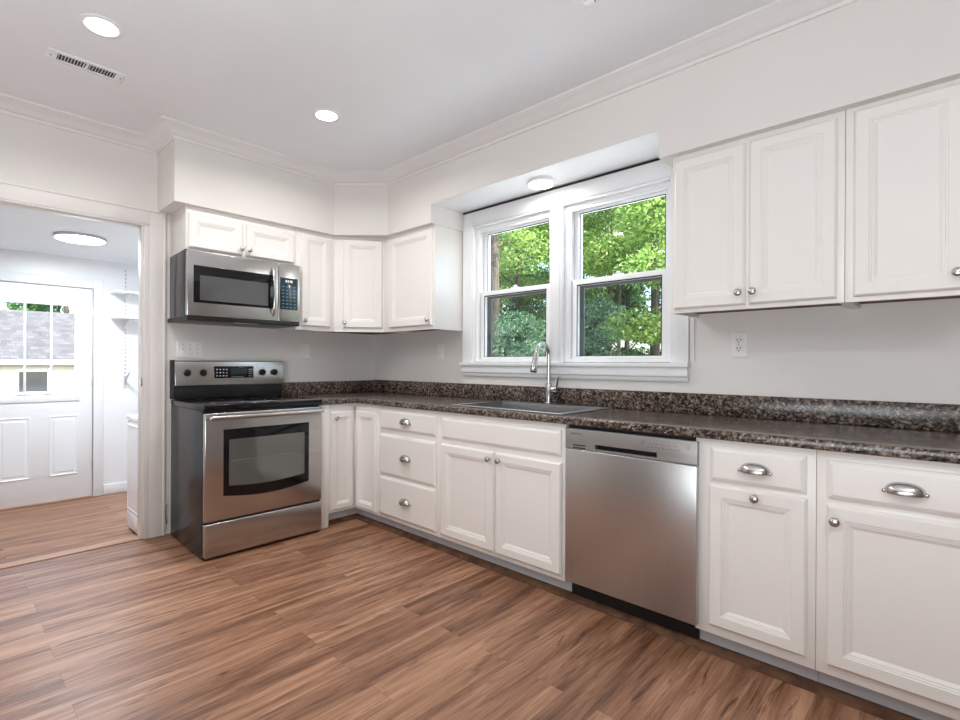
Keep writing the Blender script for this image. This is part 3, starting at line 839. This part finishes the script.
for zz in (.14, .95, 1.62):
    part('hinge', MB().box(fx - .006, fx + .008, DY1 - .010, DY1 + .004, zz - .045, zz + .045), NICKEL if zz > 5 else ALU, dd, .002)
part('threshold', MB().box(EX - .11, EX + .03, DY0, DY1, EF, EF + .012), STRIP, dd, .003)
part('weather_strip', MB().box(dx + .012, dx + .02, DY0, DY1, DZ1 - .0065, DZ1 - .0005).box(dx + .012, dx + .02, DY1 - .0055, DY1 - .0005, EF + .01, DZ1), PLASTIC_D, dd)
dc = MB().box(EX, EX + .018, DY1, DY1 + .082, EF, DZ1 + .088).box(EX, EX + .018, DY0 - .082, DY0, EF, DZ1 + .088).box(EX, EX + .018, DY0, DY1, DZ1, DZ1 + .088)
struct('trim_11', dc, TRIM, .004)

# slotted standard with two shelves
st = MB().box(EX, EX + .012, -1.445, -1.421, .885, 2.100)
sd = part('shelf_standard', st, PLAST, None, .001)
tag(sd, 'white slotted metal shelf standard fixed to the entry room wall', 'shelf standard')
slm = MB()
for k in range(30): slm.box(EX + .0118, EX + .0126, -1.437, -1.429, .905 + k * .040, .921 + k * .040)
part('slot', slm, plain('slot_grey', (.25, .27, .30), .6), sd)
def bracket(parent, zz, L):
    part('bracket', MB().prism([(EX + .012, zz), (EX + L, zz), (EX + L, zz - .012), (EX + .04, zz - .065), (EX + .012, zz - .07)], -1.438, -1.428, lambda u, v, a: (u, a, v)), PLAST, parent, .001)
for zz, lab in ((1.846, 'upper white wooden shelf on the entry room wall'), (1.594, 'lower white wooden shelf on the entry room wall')):
    s_ = thing('wall_shelf', lab, 'shelf', (0, 0, 0))
    part('board', MB().box(EX + .014, EX + .235, -1.560, EYR - .002, zz - .020, zz), TRIM, s_, .002)
    bracket(s_, zz - .0205, .20)
bk = part('shelf_bracket', MB().prism([(EX + .012, .975), (EX + .19, 1.045), (EX + .19, 1.037), (EX + .035, .945), (EX + .012, .915)], -1.437, -1.429, lambda u, v, a: (u, a, v)), ALU, None, .001)
tag(bk, 'empty metal shelf bracket near the foot of the shelf standard', 'bracket')

t = thing('washing_machine', 'white washing machine just inside the doorway on the right', 'washing machine', (-.965, -1.703, EF))
part('body', MB().box(0, .665, 0, .680, .015, .860), WHITE, t, .008, 3)
part('top_panel', MB().box(-.003, .668, -.004, .684, .862, .902), WHITE, t, .008, 3)
part('front_panel', MB().rings(.018, .645, .16, .835, 0, [(0, 0), (0, .003), (.006, .006), (.012, .006), (.016, .003)]), WHITE, t)
part('kick_panel', MB().box(.01, .655, -.004, .01, .022, .140), WHITE, t, .003)
for a, b in ((.05, .05), (.61, .05), (.05, .62), (.61, .62)):
    part('foot', MB().lathe([(.02, 0), (.02, .016)], (a, b, 0)), BLACKM, t)

# ------------------------------------------------------------------ outside
struct('ground', MB().box(-60, 40, -40, 60, -1.0, -.9), GRASS)
struct('ground_reflector', MB().box(-16, 8, .2, 5.0, -.9, -.88), REFLECTOR)  # unseen strip, added to bounce sunlight up into the window recess
# neighbour's house
t = thing('house', 'neighbouring house with pale siding and a grey shingle roof beyond the entry door', 'house', (-20, -1, -.9))
hx = 0.0
part('wall', MB().box(-5, 0, -7, 7.5, 0, 1.99), SIDING, t)
part('roof', MB().prism([(.20, 2.02), (.20, 2.10), (-6.0, 4.35), (-12.5, 2.10), (-12.5, 2.02)], -7.5, 8, lambda u, v, a: (u, a, v)), SHINGLE, t)
part('fascia', MB().box(.20, .24, -7.5, 8, 1.95, 2.11), TRIM, t)
wf = part('window', MB().grid([.12, .19, 1.00, 1.07], [.86, .94, 1.68, 1.76], lambda u, v: not (.19 < u < 1.0 and .94 < v < 1.68), 0, .06, YZ), TRIM, t)
part('pane', MB().box(.005, .02, .19, 1.0, .94, 1.68), DARKPANE, wf)
t = part('wooden_deck', MB().box(-19.6, -18.2, -7, 6, -.38, -.13), DECK, None)
tag(t, 'low brown wooden deck in front of the neighbouring house', 'deck')

rng = np.random.default_rng(7)
def leaves(centers, radii, n, size, seed, flat=.55):
    g = np.random.default_rng(seed)
    centers = np.array(centers); radii = np.array(radii)
    k = g.choice(len(centers), n, p=radii ** 2 / (radii ** 2).sum())
    d = g.normal(size=(n, 3)); d /= np.linalg.norm(d, axis=1, keepdims=True)
    p = centers[k] + d * (radii[k] * g.uniform(.35, 1, n) ** .6)[:, None] * np.array([1, 1, flat])
    nm = g.normal(size=(n, 3)) * .8 + np.array([0, 0, .9]); nm /= np.linalg.norm(nm, axis=1, keepdims=True)
    u = np.cross(nm, g.normal(size=(n, 3))); u /= np.linalg.norm(u, axis=1, keepdims=True)
    v = np.cross(nm, u)
    s = size * g.uniform(.55, 1.25, n)[:, None]
    a = p - u * s; b = p + v * s * .42 - u * s * .1; c = p + u * s; e = p - v * s * .42 - u * s * .1
    V = np.stack([a, b, c, e], 1).reshape(-1, 3)
    me = bpy.data.meshes.new('foliage')
    me.from_pydata(V.tolist(), [], [(4 * i, 4 * i + 1, 4 * i + 2, 4 * i + 3) for i in range(n)])
    return me
def tree_parts(seed, H, r, crown0, cr, nleaf, lsize, nb=9):
    g = random.Random(seed)
    tr = MB(); pts = []
    for k in range(8):
        f_ = k / 7
        pts.append((math.sin(f_ * 3 + seed) * .12 * f_ * H * .15, math.cos(f_ * 2.3 + seed * 2) * .1 * f_ * H * .15, f_ * H))
    tr.tube(pts, [r * (1 - .75 * k / 7) * (1.35 if k == 0 else 1) for k in range(8)], 9)
    cs, rs = [], []
    for k in range(nb):
        f_ = crown0 + (1 - crown0) * (k + .5) / nb
        an = g.uniform(0, 6.28) + k * 2.4
        L = cr * (1 - .55 * f_) * g.uniform(.7, 1.25)
        b0 = Vector((0, 0, f_ * H)); b1 = b0 + Vector((math.cos(an) * L, math.sin(an) * L, L * g.uniform(.1, .5)))
        mid = (b0 + b1) / 2 + Vector((0, 0, L * .12))
        tr.tube([b0, mid, b1], [r * .38 * (1.2 - f_), r * .22 * (1.2 - f_), r * .08], 6)
        for q, sc_ in ((b1, .50), (mid, .38), ((b1 + mid) / 2 + Vector((g.uniform(-.4, .4), g.uniform(-.4, .4), g.uniform(-.2, .4))), .42)):
            cs.append(tuple(q)); rs.append(cr * sc_ * g.uniform(.7, 1.15))
    cs.append((0, 0, H)); rs.append(cr * .5)
    return tr, leaves(cs, rs, nleaf, lsize, seed)
PROTO = {}
def mesh_of(tr, name):
    me = bpy.data.meshes.new(name); me.from_pydata(tr.v, [], tr.f); me.update()
    for p in me.polygons: p.use_smooth = True
    return me
def make_tree(kind, loc, label, group=None, scale=1.0, rot=0.0, name='tree'):
    if kind not in PROTO:
        spec, lm, bm_ = KINDS[kind]
        tr, lf = tree_parts(*spec)
        tm = mesh_of(tr, 'trunk'); tm.materials.append(bm_); lf.materials.append(lm)
        PROTO[kind] = (tm, lf)
    t = thing(name, label, 'tree' if name == 'tree' else 'bush', loc, rot, group); t.scale = (scale,) * 3
    for nm, me in zip(('trunk', 'foliage'), PROTO[kind]):
        o = bpy.data.objects.new(nm, me); COL.objects.link(o); o.parent = t
    return t
KINDS = {
    'sunny': ((3, 9.5, .13, .30, 2.2, 17000, .075, 12), LEAF_HI, BARK),
    'mid': ((5, 10.0, .15, .34, 2.2, 17000, .075, 12), LEAF_MID, BARK),
    'trunk': ((8, 12.0, .165, .40, 2.2, 15000, .07, 11), LEAF_HI, BARK),
    'slim': ((17, 11.0, .085, .42, 2.0, 15000, .075, 11), LEAF_HI, BARKP),
    'far': ((21, 12.0, .15, .06, 2.6, 18000, .12, 17), LEAF_MID, BARK),
    'sapling': ((11, 3.3, .04, .16, 1.15, 9000, .055, 11), LEAF_BLUE, BARKP),
    'sapling_g': ((14, 3.0, .04, .16, 1.1, 9000, .055, 11), LEAF_MID, BARKP),
}
G = -.9
make_tree('trunk', (-4.92, 7.6, G), 'tree whose trunk stands at the left edge of the left window', rot=.4)
make_tree('trunk', (-2.42, 11.9, G), 'tree with thick dark trunk near the right edge of the right window', rot=2.1, scale=1.0)
gw = 'trees of the wood behind the house'
lw = 'leafy tree of the wood seen through the kitchen windows'
for k, (kd, x, y, s_, r_) in enumerate([
        ('sunny', -7.4, 12.0, 1.0, .3), ('slim', -4.5, 13.2, .9, 1.7), ('sunny', -.5, 8.6, .8, 2.9), ('mid', 1.6, 12.0, 1.0, 1.1),
        ('mid', -12.6, 16.2, 1.0, 4.1), ('sunny', -8.9, 16.4, 1.0, 5.0), ('slim', -5.5, 16.0, 1.05, .8), ('mid', -1.6, 16.4, 1.0, 1.2),
        ('far', -15.6, 21.0, 1.0, 3.0), ('far', -10.9, 21.2, 1.0, 3.7), ('far', -6.2, 21.0, 1.0, 2.6), ('far', -1.4, 21.0, 1.0, .6),
        ('far', -21.0, 26.5, 1.1, 5.3), ('far', -15.6, 26.8, 1.1, 2.0), ('far', -10.2, 26.5, 1.1, 4.4), ('far', -4.8, 26.5, 1.1, 3.3), ('far', -13.0, 32.5, 1.2, 1.0), ('far', -7.4, 32.5, 1.2, 4.0), ('far', -18.8, 32.8, 1.2, 2.0)]):
    make_tree(kd, (x, y, G), lw, gw, s_, r_)
gs = 'saplings at the edge of the wood'
ls = 'pale green sapling growing low at the edge of the wood'
for kd, x, y, s_, r_ in [('sapling', -2.9, 6.3, .86, 2.4), ('sapling', -2.4, 9.0, 1.0, 1.9), ('sapling_g', -5.6, 9.8, 1.05, 3.0), ('sapling', -3.95, 9.6, 1.0, 4.2), ('sapling_g', -8.1, 9.4, 1.0, 5.1), ('sapling_g', -.6, 9.9, 1.0, 1.0)]:
    make_tree(kd, (x, y, G), ls, gs, s_, r_, name='sapling')
gh = 'trees behind the neighbouring house'
for kd, x, y, s_, r_ in [('far', -38, -8.5, 1.0, .1), ('far', -38.5, -2.8, 1.0, 1.3), ('far', -39, 7.5, 1.0, 2.2), ('far', -46, .8, 1.2, 3.3), ('far', -47, -6.5, 1.2, 4.0), ('far', -40.5, 3.0, 1.0, .7)]:
    make_tree(kd, (x, y, G), 'leafy green tree standing behind the neighbouring house', gh, s_, r_)
make_tree('trunk', (-34.0, 2.5, G), 'tree with bare brown trunk showing above the neighbouring roof', scale=1.2, rot=1.0)
